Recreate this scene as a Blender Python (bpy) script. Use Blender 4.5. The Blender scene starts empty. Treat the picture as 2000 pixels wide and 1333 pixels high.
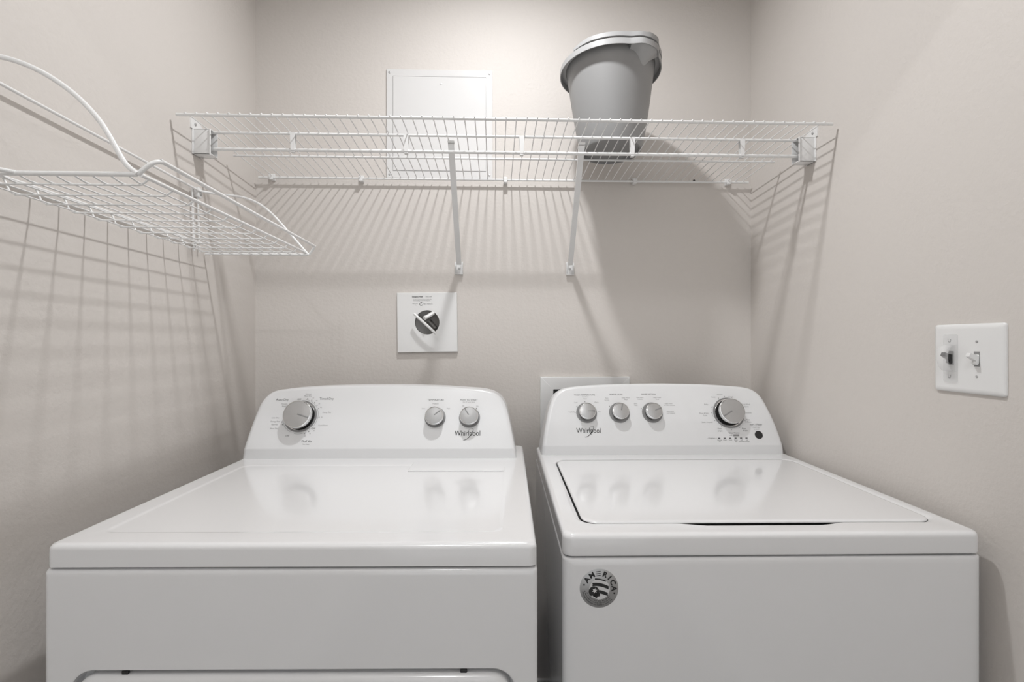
import bpy, bmesh, math, random
from mathutils import Vector, Matrix
PI = math.pi
C = bpy.context.scene.collection
S = bpy.context.scene
H = 1.22                       # camera height; wall-mounted things are given relative to it and lifted by H

# ------------------------------------------------------------------ camera
cam = bpy.data.cameras.new('camera'); co = bpy.data.objects.new('camera', cam); C.objects.link(co)
co.location = (0, 0, H); co.rotation_euler = (PI/2, 0, -math.radians(1.9))
cam.sensor_width = 36; cam.lens = 36*977/2000; cam.clip_start = 0.02; cam.shift_y = 0.0005
S.camera = co

# ------------------------------------------------------------------ world, lamps, exposure
w = bpy.data.worlds.new('world'); S.world = w; w.use_nodes = True
w.node_tree.nodes['Background'].inputs[0].default_value = (0.97, 0.985, 1.0, 1)
w.node_tree.nodes['Background'].inputs[1].default_value = 0.92

def lamp(name, loc, energy, size, color=(1, 1, 1)):
    l = bpy.data.lights.new(name, 'POINT'); l.energy = energy; l.shadow_soft_size = size; l.color = color
    o = bpy.data.objects.new(name, l); C.objects.link(o); o.location = loc; return o
LA = (0.02, 1.01, H+1.25)
LB = (-0.36, -0.55, H+1.53)
al = bpy.data.lights.new('closet_disk', 'AREA'); al.shape = 'DISK'; al.size = 0.075; al.energy = 9.3; al.spread = math.radians(168); al.color = (0.985, 0.99, 1.0)
ao = bpy.data.objects.new('closet_disk', al); C.objects.link(ao); ao.location = LA
lamp('hall_bulb', LB, 16.5, 0.035, (0.985, 0.99, 1.0))
S.view_settings.view_transform = 'Standard'; S.view_settings.look = 'None'
S.view_settings.exposure = 0.22; S.view_settings.gamma = 1; S.view_settings.use_curve_mapping = False

# ------------------------------------------------------------------ materials
def mat(name, col, rough=0.5, metal=0.0, coat=0.0, bump=None, spec=None, trans=0.0, emit=None, noise=None):
    m = bpy.data.materials.new(name); m.use_nodes = True
    nt = m.node_tree; b = nt.nodes['Principled BSDF']
    b.inputs['Base Color'].default_value = (*col, 1)
    b.inputs['Roughness'].default_value = rough; b.inputs['Metallic'].default_value = metal
    b.inputs['Coat Weight'].default_value = coat; b.inputs['Coat Roughness'].default_value = 0.08
    if spec is not None: b.inputs['Specular IOR Level'].default_value = spec
    if trans: b.inputs['Transmission Weight'].default_value = trans
    if emit: b.inputs['Emission Color'].default_value = (1, 1, 1, 1); b.inputs['Emission Strength'].default_value = emit
    tc = nt.nodes.new('ShaderNodeTexCoord')
    if bump:
        sc, st, dist = bump
        n = nt.nodes.new('ShaderNodeTexNoise'); n.inputs['Scale'].default_value = sc; n.inputs['Detail'].default_value = 3
        n.inputs['Roughness'].default_value = 0.55
        bm_ = nt.nodes.new('ShaderNodeBump'); bm_.inputs['Strength'].default_value = st; bm_.inputs['Distance'].default_value = dist
        nt.links.new(tc.outputs['Object'], n.inputs['Vector']); nt.links.new(n.outputs['Fac'], bm_.inputs['Height'])
        nt.links.new(bm_.outputs['Normal'], b.inputs['Normal'])
    if noise:
        sc, amt = noise
        n = nt.nodes.new('ShaderNodeTexNoise'); n.inputs['Scale'].default_value = sc
        mx = nt.nodes.new('ShaderNodeMix'); mx.data_type = 'RGBA'
        mx.inputs[6].default_value = (*[c*(1-amt) for c in col], 1); mx.inputs[7].default_value = (*[min(1, c*(1+amt)) for c in col], 1)
        nt.links.new(tc.outputs['Object'], n.inputs['Vector']); nt.links.new(n.outputs['Fac'], mx.inputs[0])
        nt.links.new(mx.outputs[2], b.inputs['Base Color'])
    return m
WALL = mat('wall_paint', (0.648, 0.611, 0.577), 0.62, bump=(95, 0.22, 0.004), noise=(2.0, 0.015))
CEIL = mat('ceiling_paint', (0.88, 0.88, 0.87), 0.8, bump=(60, 0.3, 0.004))
FLOOR = mat('vinyl_floor', (0.13, 0.12, 0.11), 0.4, noise=(12, 0.15))
TRIM = mat('trim_paint', (0.80, 0.80, 0.79), 0.35)
ENAMEL = mat('white_enamel', (0.76, 0.76, 0.765), 0.16, coat=0.5, noise=(1.2, 0.008))
PLASTIC = mat('console_plastic', (0.76, 0.765, 0.77), 0.30, coat=0.15, noise=(1.5, 0.008))
WIRE = mat('white_vinyl_wire', (0.80, 0.80, 0.795), 0.32, noise=(30, 0.02))
WPL = mat('white_plate', (0.79, 0.79, 0.785), 0.22, coat=0.3, noise=(3, 0.01))
PANELM = mat('painted_steel_panel', (0.70, 0.695, 0.69), 0.2, coat=0.3, noise=(3, 0.01))
SILVER = mat('brushed_silver', (0.50, 0.50, 0.50), 0.34, 0.75, noise=(40, 0.04))
LSILVER = mat('light_silver', (0.42, 0.42, 0.42), 0.40, 0.4, noise=(40, 0.04))
CHROME = mat('chrome', (0.78, 0.78, 0.78), 0.12, 1.0, noise=(10, 0.02))
RINGG = mat('ring_grey', (0.27, 0.27, 0.27), 0.35, 0.2, noise=(20, 0.03))
DARK = mat('dark_plastic', (0.018, 0.018, 0.018), 0.4, noise=(20, 0.1))
INK = mat('grey_ink', (0.13, 0.13, 0.13), 0.5, noise=(50, 0.05))
INKL = mat('light_grey_ink', (0.30, 0.30, 0.30), 0.5, noise=(50, 0.05))
INKB = mat('black_ink', (0.015, 0.015, 0.015), 0.45, noise=(50, 0.05))
BUCK = mat('grey_plastic', (0.29, 0.29, 0.29), 0.42, noise=(6, 0.03))
BUCKL = mat('light_grey_plastic', (0.38, 0.38, 0.38), 0.36, noise=(6, 0.03))
STICK = mat('silver_sticker', (0.42, 0.42, 0.42), 0.33, 0.55, noise=(25, 0.12))
STICKL = mat('pale_sticker_print', (0.62, 0.62, 0.62), 0.45, noise=(25, 0.03))
CLEAR = mat('clear_plastic', (0.9, 0.9, 0.9), 0.10); CLEAR.node_tree.nodes['Principled BSDF'].inputs['Alpha'].default_value = 0.22
SCREW = mat('screw_steel', (0.45, 0.45, 0.45), 0.4, 0.6, noise=(80, 0.1))
HOLE = mat('pipe_metal', (0.13, 0.125, 0.12), 0.30, 0.8, noise=(18, 0.25))
GLOW = mat('bulb_glass', (0.9, 0.9, 0.9), 0.4, emit=6.0)

# ------------------------------------------------------------------ object helpers
def obj(name, bm, m, parent=None, smooth=True, loc=None, auto=35, wn=False):
    me = bpy.data.meshes.new(name)
    bmesh.ops.recalc_face_normals(bm, faces=bm.faces[:])
    bm.to_mesh(me); bm.free()
    for x in (m if isinstance(m, (list, tuple)) else [m]): me.materials.append(x)
    if smooth:
        for p in me.polygons: p.use_smooth = True
        me.set_sharp_from_angle(angle=math.radians(auto))
    o = bpy.data.objects.new(name, me); C.objects.link(o)
    if wn or (smooth and auto in (50, 28, 45)):
        md = o.modifiers.new('weighted_normals', 'WEIGHTED_NORMAL'); md.keep_sharp = True; md.weight = 80
    if parent: o.parent = parent
    if loc: o.location = loc
    return o
def thing(name, label, cat, loc=(0, 0, 0), rotz=0, group=None):
    o = bpy.data.objects.new(name, None); C.objects.link(o); o.empty_display_size = 0.05
    o.location = loc; o.rotation_euler = (0, 0, rotz); o['label'] = label; o['category'] = cat
    if group: o['group'] = group
    return o
def tag(o, label, cat, group=None):
    o['label'] = label; o['category'] = cat
    if group: o['group'] = group
    return o
def struct(name, bm, m):
    o = obj(name, bm, m, smooth=False); o['kind'] = 'structure'; return o
def NB(): return bmesh.new()
def box(bm, a, b, bev=0.0, seg=2, mi=0, M=None):
    r = bmesh.ops.create_cube(bm, size=1)
    vs = r['verts']
    for v in vs:
        v.co = Vector(((a[0]+b[0])/2 + v.co.x*(b[0]-a[0]), (a[1]+b[1])/2 + v.co.y*(b[1]-a[1]), (a[2]+b[2])/2 + v.co.z*(b[2]-a[2])))
    fs = list({f for v in vs for f in v.link_faces})
    if bev:
        es = list({e for v in vs for e in v.link_edges})
        rr = bmesh.ops.bevel(bm, geom=es, offset=bev, segments=seg, profile=0.5, affect='EDGES')
        fs = list({f for f in rr['faces']} | {f for f in fs if f.is_valid})
        fs = list({g for f in fs for v in f.verts for g in v.link_faces})
    vv = {v for f in fs for v in f.verts}
    for f in fs: f.material_index = mi
    if M:
        for v in vv: v.co = M @ v.co
    return bm
def tube(bm, pts, r, seg=10, closed=False, mi=0, flat=1.0):
    pts = [Vector(p) for p in pts]; n = len(pts); rings = []
    up = None
    for i, p in enumerate(pts):
        if closed: t = (pts[(i+1) % n] - pts[i-1]).normalized()
        elif i == 0: t = (pts[1]-pts[0]).normalized()
        elif i == n-1: t = (pts[-1]-pts[-2]).normalized()
        else: t = ((pts[i+1]-p).normalized() + (p-pts[i-1]).normalized()).normalized()
        if up is None:
            up = Vector((0, 0, 1)) if abs(t.z) < 0.9 else Vector((0, 1, 0))
        a = t.cross(up).normalized(); b = a.cross(t).normalized(); up = b
        rr = r[i] if isinstance(r, (list, tuple)) else r
        rings.append([bm.verts.new(p + rr*(math.cos(2*PI*k/seg)*a + flat*math.sin(2*PI*k/seg)*b)) for k in range(seg)])
    m = n if closed else n-1
    for i in range(m):
        A, B = rings[i], rings[(i+1) % n]
        for k in range(seg):
            f = bm.faces.new((A[k], A[(k+1) % seg], B[(k+1) % seg], B[k])); f.material_index = mi
    if not closed:
        for q in (rings[0][::-1], rings[-1]):
            f = bm.faces.new(q); f.material_index = mi
    return bm
def smooth_path(pts, k=6):
    P = [Vector(p) for p in pts]; P = [2*P[0]-P[1]] + P + [2*P[-1]-P[-2]]; out = []
    for i in range(1, len(P)-2):
        for j in range(k):
            t = j/k
            out.append(0.5*((2*P[i]) + (P[i+1]-P[i-1])*t + (2*P[i-1]-5*P[i]+4*P[i+1]-P[i+2])*t*t + (3*P[i]-P[i-1]-3*P[i+1]+P[i+2])*t**3))
    out.append(P[-2]); return out
def lathe(bm, prof, seg=48, M=None, mis=None, cap0=True, cap1=True):
    rings = []
    for (r, z) in prof:
        if r < 1e-6: rings.append([bm.verts.new((0, 0, z))])
        else: rings.append([bm.verts.new((r*math.cos(2*PI*k/seg), r*math.sin(2*PI*k/seg), z)) for k in range(seg)])
    for i in range(len(rings)-1):
        A, B = rings[i], rings[i+1]; mi = mis[i] if mis else 0
        for k in range(seg):
            k2 = (k+1) % seg
            if len(A) == 1 and len(B) == 1: continue
            if len(A) == 1: f = bm.faces.new((A[0], B[k2], B[k]))
            elif len(B) == 1: f = bm.faces.new((A[k], A[k2], B[0]))
            else: f = bm.faces.new((A[k], A[k2], B[k2], B[k]))
            f.material_index = mi
    if cap0 and len(rings[0]) > 1: bm.faces.new(rings[0][::-1])
    if cap1 and len(rings[-1]) > 1: bm.faces.new(rings[-1]).material_index = mis[-1] if mis else 0
    if M:
        for R_ in rings:
            for v in R_: v.co = M @ v.co
    return bm
def rloop(x0, x1, y0, y1, r, n=6, bulge=None):
    """rounded rectangle, counter-clockwise, constant vertex count; optional bulge(x) shifts the y0 side"""
    r = max(r, 1e-4); pts = []
    for (cx, cy, a0) in ((x1-r, y0+r, -PI/2), (x1-r, y1-r, 0), (x0+r, y1-r, PI/2), (x0+r, y0+r, PI)):
        for i in range(n+1):
            a = a0 + PI/2*i/n; pts.append([cx+r*math.cos(a), cy+r*math.sin(a)])
    m = 40
    for i in range(1, m):
        x = (x0+r) + (x1-x0-2*r)*i/m
        pts.append([x, y0 + (bulge(x) if bulge else 0)])
    return pts
def slab(bm, loops, axis='z', mi=0, fill0=True, fill1=True, mis=None):
    """loops: list of (points2d, height). axis z: (x,y,h); axis y: (x,h,y) i.e. loop lies in xz-plane"""
    rings = []
    for pts, h in loops:
        rings.append([bm.verts.new((p[0], p[1], h) if axis == 'z' else ((p[0], h, p[1]) if axis == 'y' else (h, p[0], p[1]))) for p in pts])
    n = len(rings[0])
    for i in range(len(rings)-1):
        for k in range(n):
            f = bm.faces.new((rings[i][k], rings[i][(k+1) % n], rings[i+1][(k+1) % n], rings[i+1][k])); f.material_index = mis[i] if mis else mi
    if fill0: bm.faces.new(rings[0][::-1]).material_index = mi
    if fill1: bm.faces.new(rings[-1]).material_index = mis[-1] if mis else mi
    return bm
def text_verts(s, size, bold=0.0, shear=0.0, width=None, align='CENTER', spacing=1.0, h=0.0):
    cu = bpy.data.curves.new('t', 'FONT'); cu.body = s; cu.size = size; cu.align_x = align; cu.align_y = 'CENTER'
    cu.offset = bold; cu.shear = shear; cu.space_character = spacing; cu.resolution_u = 3; cu.space_line = 0.85
    o = bpy.data.objects.new('t', cu); C.objects.link(o)
    bpy.context.view_layer.update()
    me = bpy.data.meshes.new_from_object(o.evaluated_get(bpy.context.evaluated_depsgraph_get()))
    vs = [v.co.copy() for v in me.vertices]; fs = [tuple(p.vertices) for p in me.polygons]
    bpy.data.objects.remove(o); bpy.data.curves.remove(cu); bpy.data.meshes.remove(me)
    if width and vs:
        w0 = max(v.x for v in vs)-min(v.x for v in vs); k = width/w0
        for v in vs: v.x *= k
    return vs, fs
def add_text(bm, mp, s, x, y, size, rot=0.0, mi=0, **kw):
    """mp maps (x, y) on the surface to a 3D point"""
    vs, fs = text_verts(s, size, **kw)
    c, sn = math.cos(rot), math.sin(rot)
    vv = [bm.verts.new(mp(x+v.x*c-v.y*sn, y+v.x*sn+v.y*c)) for v in vs]
    for f in fs:
        try: bm.faces.new([vv[i] for i in f]).material_index = mi
        except ValueError: pass
def add_poly(bm, mp, pts, mi=0):
    bm.faces.new([bm.verts.new(mp(*p)) for p in pts]).material_index = mi
def add_disc(bm, mp, x, y, r, mi=0, n=16, ry=None):
    add_poly(bm, mp, [(x+r*math.cos(2*PI*k/n), y+(ry or r)*math.sin(2*PI*k/n)) for k in range(n)], mi)
def add_arc(bm, mp, x, y, r, a0, a1, w_, mi=0, n=40):
    for i in range(n):
        t0, t1 = a0+(a1-a0)*i/n, a0+(a1-a0)*(i+1)/n
        add_poly(bm, mp, [(x+q*math.cos(t), y+q*math.sin(t)) for q, t in ((r, t0), (r, t1), (r+w_, t1), (r+w_, t0))], mi)
def add_line(bm, mp, p, q, w_, mi=0):
    d = Vector((q[0]-p[0], q[1]-p[1])).normalized(); n = Vector((-d.y, d.x))*w_/2
    add_poly(bm, mp, [(p[0]+n.x, p[1]+n.y), (p[0]-n.x, p[1]-n.y), (q[0]-n.x, q[1]-n.y), (q[0]+n.x, q[1]+n.y)], mi)

# ------------------------------------------------------------------ the room
XL, XR, YB, YF, ZC = -0.7546, 0.8310, 1.60, -1.5, 2.80
T = 0.10
struct('floor', box(NB(), (XL-T, YF, -0.05), (XR+T, YB+T, 0)), FLOOR)
struct('ceiling', box(NB(), (XL-T, YF, ZC), (XR+T, YB+T, ZC+0.05)), CEIL)
struct('wall_left', box(NB(), (XL-T, YF, 0), (XL, YB+T, ZC)), WALL)
struct('wall_right', box(NB(), (XR, YF, 0), (XR+T, YB+T, ZC)), WALL)
struct('wall_back', box(NB(), (XL, YB, 0), (XR, YB+T, ZC)), WALL)
struct('wall_front', box(NB(), (XL, 0.49, H+0.858), (XR, 0.60, ZC)), WALL)      # closet door header, above the frame
def bboard(name, a, b):
    struct(name, box(NB(), a, b, 0.004, 2), TRIM)
bboard('baseboard_back', (XL+0.014, YB-0.014, 0), (XR-0.014, YB, 0.143))
bboard('baseboard_left', (XL, YF, 0), (XL+0.014, YB, 0.143))
bboard('baseboard_right', (XR-0.014, YF, 0), (XR, YB, 0.143))

# ------------------------------------------------------------------ ceiling lights (out of frame, above and behind the camera)
def fixture(name, label, loc, zlamp):
    t = thing(name, label, 'ceiling light', (loc[0], loc[1], ZC))
    bm = NB(); lathe(bm, [(0.075, 0), (0.075, -0.012), (0.06, -0.022), (0.012, -0.025)], 32); obj('canopy', bm, SCREW, t)
    zz = zlamp-ZC
    if zz < -0.1:
        bm = NB(); tube(bm, [(0, 0, -0.02), (0, 0, zz+0.075)], 0.008); obj('stem', bm, SCREW, t)
        bm = NB(); lathe(bm, [(0.012, zz+0.035), (0.070, zz+0.030), (0.078, zz+0.015), (0.078, zz+0.004), (0.0, zz+0.004)], 40); obj('lamp_housing', bm, WPL, t)
    return t
fixture('ceiling_light', 'small white stem ceiling light hanging above the wire shelf', LA, LA[2])
fixture('ceiling_light', 'flat round ceiling light outside the closet door header', LB, LB[2])

# ------------------------------------------------------------------ long wire shelf on the back wall
sh = thing('wire_shelf', 'long white wire shelf with hanging rod fixed to the back wall above both machines', 'shelf', (0, 0, H))
def zdeck(y): return 0.513 + (1.583-y)*0.0340
def rod(name, y, z, x0, x1, r, **k):
    return obj(name, tube(NB(), [(x0, y, z), (x1, y, z)], r, 12), WIRE, sh)
rod('back_rod', 1.583, zdeck(1.583)-0.0015, -0.737, 0.813, 0.0034)
rod('middle_rod', 1.42, 0.5186, -0.730, 0.805, 0.0030)
rod('deck_rod', 1.285, 0.5265, -0.735, 0.812, 0.0034)
rod('front_rod', 1.185, 0.5268, -0.7396, 0.816, 0.0036)
rod('hanging_rod', 1.285, 0.4853, -0.735, 0.812, 0.0042)
x = -0.7185
while x < 0.797:
    bm = NB(); rw = 0.0014
    p = [(x, 1.588, zdeck(1.583)+0.001), (x, 1.583, zdeck(1.583)+0.0025), (x, 1.42, 0.5230), (x, 1.285, 0.5312),
         (x, 1.19, 0.5317), (x, 1.184, 0.5316), (x, 1.1803, 0.5290)]
    tube(bm, p, rw, 6); obj('deck_wire', bm, WIRE, sh); x += 0.0248
for hx in (-0.5116, -0.2274, 0.0676, 0.3542, 0.6425):       # hangers between the deck rod and the hanging rod
    bm = NB(); y = 1.285; z0, z1 = 0.483, 0.528
    for s in (-1, 1):
        vs = [(hx-0.0065, y+s*0.0042, z1), (hx+0.0065, y+s*0.0042, z1), (hx+0.0045, y+s*0.0045, z0), (hx-0.0045, y+s*0.0045, z0)]
        a = [bm.verts.new(v) for v in vs]; b = [bm.verts.new((v[0], v[1]+s*0.0016, v[2])) for v in vs]
        bm.faces.new(a); bm.faces.new(b[::-1])
        for k in range(4): bm.faces.new((a[k], a[(k+1) % 4], b[(k+1) % 4], b[k]))
    box(bm, (hx-0.0045, y-0.006, z0-0.0045), (hx+0.0045, y+0.006, z0-0.002), 0.0006)
    obj('rod_hanger', bm, WIRE, sh)
for s, xw in ((1, XL), (-1, XR)):                            # end brackets on the side walls
    bm = NB()
    def BX(a, b, bev=0.0008):
        a = list(a); b = list(b)
        if s < 0: a[0], b[0] = xw-(b[0]), xw-(a[0])
        else: a[0], b[0] = xw+a[0], xw+b[0]
        box(bm, a, b, bev)
    W_ = 0.045
    BX((0.000, 1.2720, 0.468), (W_, 1.2745, 0.529))          # front plate of the socket
    BX((0.000, 1.3005, 0.468), (W_+0.0005, 1.3030, 0.529))
    BX((0.000, 1.2720, 0.5295), (W_, 1.3030, 0.5315))
    BX((0.000, 1.2720, 0.468), (W_, 1.3030, 0.4705))
    BX((W_-0.003, 1.2695, 0.466), (W_, 1.2745, 0.531), 0.001)
    BX((0.000, 1.2680, 0.468), (0.003, 1.3100, 0.531))       # wall flange
    # triangular ear with the screw
    e = [(1.262, 0.530), (1.345, 0.530), (1.320, 0.543), (1.290, 0.558), (1.266, 0.558), (1.262, 0.552)]
    xa, xb = (xw+0.0, xw+0.003) if s > 0 else (xw-0.003, xw)
    A = [bm.verts.new((xa, p[0], p[1])) for p in e]; B = [bm.verts.new((xb, p[0], p[1])) for p in e]
    bm.faces.new(A); bm.faces.new(B[::-1])
    for k in range(len(e)): bm.faces.new((A[k], A[(k+1) % len(e)], B[(k+1) % len(e)], B[k]))
    br = obj('end_bracket', bm, WPL, sh)
    bm = NB(); lathe(bm, [(0.0042, 0), (0.0042, 0.0012), (0.0025, 0.0026), (0, 0.003)], 16, M=Matrix.Translation((xw+s*0.0025, 1.279, 0.544)) @ Matrix.Rotation(s*PI/2, 4, 'Y'))
    obj('screw', bm, SCREW, br)
for (xt, xb) in ((-0.1145, -0.1152), (0.2250, 0.2385)):      # diagonal braces
    bm = NB()
    P0 = Vector((xt, 1.297, 0.512)); P1 = Vector((xb, 1.589, 0.246))
    d = (P1-P0).normalized(); sx = Vector((1, 0, 0)); sx = (sx-d*sx.dot(d)).normalized(); nn = sx.cross(d).normalized()
    if nn.z > 0: nn = -nn
    def bar(o1, o2, a, b):
        vs = []
        for P in (P0, P1):
            for (u, v) in ((o1, a), (o2, a), (o2, b), (o1, b)): vs.append(bm.verts.new(P+sx*u+nn*v))
        for q in ((0, 1, 2, 3), (7, 6, 5, 4), (0, 4, 5, 1), (1, 5, 6, 2), (2, 6, 7, 3), (3, 7, 4, 0)): bm.faces.new([vs[i] for i in q])
    bar(-0.0078, 0.0078, 0.003, 0.0045); bar(-0.0078, -0.0063, -0.004, 0.0035); bar(0.0063, 0.0078, -0.004, 0.0035)
    box(bm, (xt-0.0085, 1.291, 0.5125), (xt+0.0085, 1.304, 0.5180), 0.001)
    bc = obj('brace', bm, WIRE, sh, auto=25)
    bm = NB(); box(bm, (xb-0.0125, 1.5955, 0.214), (xb+0.0125, 1.5998, 0.254), 0.0012)
    box(bm, (xb-0.0125, 1.588, 0.2145), (xb-0.0110, 1.598, 0.250), 0.0005); box(bm, (xb+0.0110, 1.588, 0.2145), (xb+0.0125, 1.598, 0.250), 0.0005)
    box(bm, (xb-0.0125, 1.587, 0.213), (xb+0.0125, 1.598, 0.2150), 0.0005)
    obj('brace_foot', bm, WPL, bc)
    bm = NB(); lathe(bm, [(0.0042, 0), (0.004, 0.0014), (0, 0.0024)], 14, M=Matrix.Translation((xb, 1.5958, 0.232)) @ Matrix.Rotation(PI/2, 4, 'X'))
    obj('screw', bm, SCREW, bc)
for cx, cz in ((-0.6974, 0.5150), (-0.4209, 0.5130), (0.0318, 0.5130), (0.4448, 0.5150), (0.7482, 0.5150)):
    bm = NB(); box(bm, (cx-0.006, 1.576, cz-0.011), (cx+0.006, 1.5998, cz-0.0045), 0.0015); box(bm, (cx-0.0065, 1.5765, cz-0.009), (cx+0.0065, 1.580, cz+0.006), 0.001)
    box(bm, (cx-0.0065, 1.590, cz-0.010), (cx+0.0065, 1.5998, cz+0.011), 0.0015)
    obj('wall_clip', bm, WPL, sh)
bm = NB(); lathe(bm, [(0.0035, 0), (0.0035, 0.003), (0, 0.004)], 12, M=Matrix.Translation((0.6422, 1.5998, 0.5205)) @ Matrix.Rotation(PI/2, 4, 'X')); obj('screw', bm, DARK, sh)

# ------------------------------------------------------------------ wire rack on the left wall
rk = thing('wire_rack', 'small white wire rack with arched ends fixed to the left wall', 'wire rack', (0, 0, H))
ZD, XI, XO, Y0, Y1 = 0.2235, -0.7440, -0.4900, 0.700, 1.3200
def rkrod(name, pts, r, seg=10): return obj(name, tube(NB(), pts, r, 16 if r > 0.0025 else seg), WIRE, rk, auto=60)
ys = [0.7320 + i*0.0535 for i in range(12)]
for y in ys[:-1] if ys[-1] > 1.31 else ys:
    rkrod('cross_wire', [(-0.7480, y, 0.2495), (-0.7440, y, 0.2420), (-0.7385, y, 0.2290), (-0.7300, y, ZD), (-0.5085, y, ZD), (-0.5050, y, 0.2243), (-0.4950, y, 0.2318)], 0.00155, 8)
for i in range(10):
    xx = -0.7285 + i*0.02465
    rkrod('long_wire', [(xx, Y0-0.002, ZD+0.007), (xx, Y0+0.008, ZD+0.006), (xx, Y0+0.026, ZD+0.0025), (xx, Y1-0.012, ZD+0.0025), (xx, Y1, ZD+0.005)], 0.00125, 6)
rkrod('near_rod', [(-0.750, Y0, 0.2285), (XO, Y0, 0.2285)], 0.0033, 12)
rkrod('far_rod', [(-0.750, Y1, 0.2265), (XO+0.002, Y1, 0.2265)], 0.0030, 12)
rkrod('front_rod', [(-0.4935, Y0+0.014, 0.2322), (-0.4940, Y1+0.010, 0.2322)], 0.0028, 12)
rkrod('wall_rod', [(-0.7450, Y0-0.04, 0.2500), (-0.7450, Y1-0.025, 0.2500)], 0.0026, 12)
rkrod('lip_rail', smooth_path([(XO, Y0+0.002, 0.2290), (-0.4830, Y0+0.004, 0.2370), (-0.4740, Y0+0.010, 0.2480), (-0.4700, Y0+0.022, 0.2530), (-0.4700, Y0+0.045, 0.2535), (-0.4700, 1.0, 0.2500), (-0.4700, Y1-0.03, 0.2485), (-0.4705, Y1-0.005, 0.2465), (-0.476, Y1, 0.2390), (-0.4860, Y1+0.002, 0.2270)], 6), 0.0032, 10)
rkrod('top_rail', [(-0.7420, Y0, 0.3885), (-0.7420, 1.2850, 0.3780)], 0.0028, 12)
rkrod('end_arch', smooth_path([(-0.750, Y0, 0.3900), (-0.7100, Y0, 0.3900), (-0.6705, Y0, 0.3860), (-0.6369, Y0, 0.3760), (-0.6032, Y0, 0.3590), (-0.5694, Y0, 0.3341), (-0.5422, Y0, 0.3052), (-0.5252, Y0, 0.2790), (-0.5060, Y0, 0.2450), (-0.4890, Y0, 0.2290)], 6), 0.0034, 10)
rkrod('end_arch', smooth_path([(-0.7430, 1.280, 0.3785), (-0.7300, 1.296, 0.3790), (-0.7071, 1.310, 0.3784), (-0.6700, 1.314, 0.3755), (-0.6424, 1.315, 0.3700), (-0.6100, 1.315, 0.3556), (-0.5775, 1.317, 0.3295), (-0.5385, 1.318, 0.2860), (-0.4870, 1.320, 0.2260)], 6), 0.0030, 10)
for yy in (1.268, 1.291):
    rkrod('end_post', [(-0.7480, yy-0.008, 0.378), (-0.7480, yy, 0.226)], 0.0022, 8)
bm = NB(); box(bm, (XL+0.0002, 1.276, 0.362), (XL+0.012, 1.294, 0.388), 0.002); obj('mounting_clip', bm, WPL, rk)
bm = NB(); lathe(bm, [(0.005, 0), (0.0045, 0.002), (0.002, 0.003), (0, 0.003)], 12, M=Matrix.Translation((XL+0.0118, 1.2860, 0.372)) @ Matrix.Rotation(PI/2, 4, 'Y')); obj('screw', bm, SCREW, rk)
rkrod('corner_wire', smooth_path([(-0.650, Y0, 0.2295), (-0.672, Y0-0.025, 0.2295), (-0.700, Y0-0.05, 0.2295), (-0.7490, Y0-0.055, 0.2295)], 5), 0.0030, 10)

# ------------------------------------------------------------------ bucket on the shelf
bk = thing('mop_bucket', 'grey plastic bucket with folded handle standing on the long wire shelf', 'bucket', (0.322, 1.385, H+0.5279)); bk.rotation_euler = (-0.056, 0, 0)
def ang(a): return math.radians(a)
def spout(th):
    d = (math.degrees(th)-301+180) % 360-180
    return math.exp(-(d/17.0)**4)
SG = 96
def ring(bm, rf, zf): return [bm.verts.new((rf(2*PI*k/SG)*math.cos(2*PI*k/SG), rf(2*PI*k/SG)*math.sin(2*PI*k/SG), zf(2*PI*k/SG))) for k in range(SG)]
def skin(bm, rings, cap0=False, cap1=False, mi=0):
    for A, B in zip(rings, rings[1:]):
        for k in range(SG): bm.faces.new((A[k], A[(k+1) % SG], B[(k+1) % SG], B[k])).material_index = mi
    if cap0: bm.faces.new(rings[0][::-1])
    if cap1: bm.faces.new(rings[-1])
HB = 0.238
K_ = lambda c: (lambda th: c)
def rb(z): return 0.0830 + (0.1220-0.0830)*(z/HB)**0.80
bm = NB(); R = [ring(bm, K_(0.076), K_(0.010)), ring(bm, K_(0.078), K_(0.0)), ring(bm, K_(0.0815), K_(0.0)), ring(bm, K_(0.0838), K_(0.004))]
for i in range(1, 15): z = 0.004+(HB-0.004)*i/14; R.append(ring(bm, K_(rb(z)), K_(z)))
R.append(ring(bm, K_(0.1210), K_(HB)))
for i in range(13, 0, -1): z = 0.008+(HB-0.008)*i/14; R.append(ring(bm, K_(rb(z)-0.003), K_(z)))
R.append(ring(bm, K_(0.074), K_(0.013)))
skin(bm, R, True, True); obj('bucket_body', bm, BUCK, bk, auto=50)
bm = NB(); so = 0.014
R = [ring(bm, lambda th: 0.1225, lambda th: HB-0.004), ring(bm, lambda th: 0.1240+0.010*spout(th), lambda th: HB-0.002-0.004*spout(th)),
     ring(bm, lambda th: 0.1365+so*spout(th), lambda th: HB-0.001), ring(bm, lambda th: 0.1374+so*spout(th), lambda th: HB-0.016),
     ring(bm, lambda th: 0.1394+so*spout(th), lambda th: HB-0.016), ring(bm, lambda th: 0.1394+so*spout(th), lambda th: HB-0.001),
     ring(bm, lambda th: 0.1355+so*spout(th), lambda th: HB+0.002), ring(bm, lambda th: 0.1210+so*spout(th), lambda th: HB+0.002), ring(bm, lambda th: 0.1205, lambda th: HB-0.001)]
skin(bm, R); obj('rim', bm, BUCKL, bk, auto=50)
bm = NB()                                                  # folded handle lying along the rim
prev = None
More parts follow.
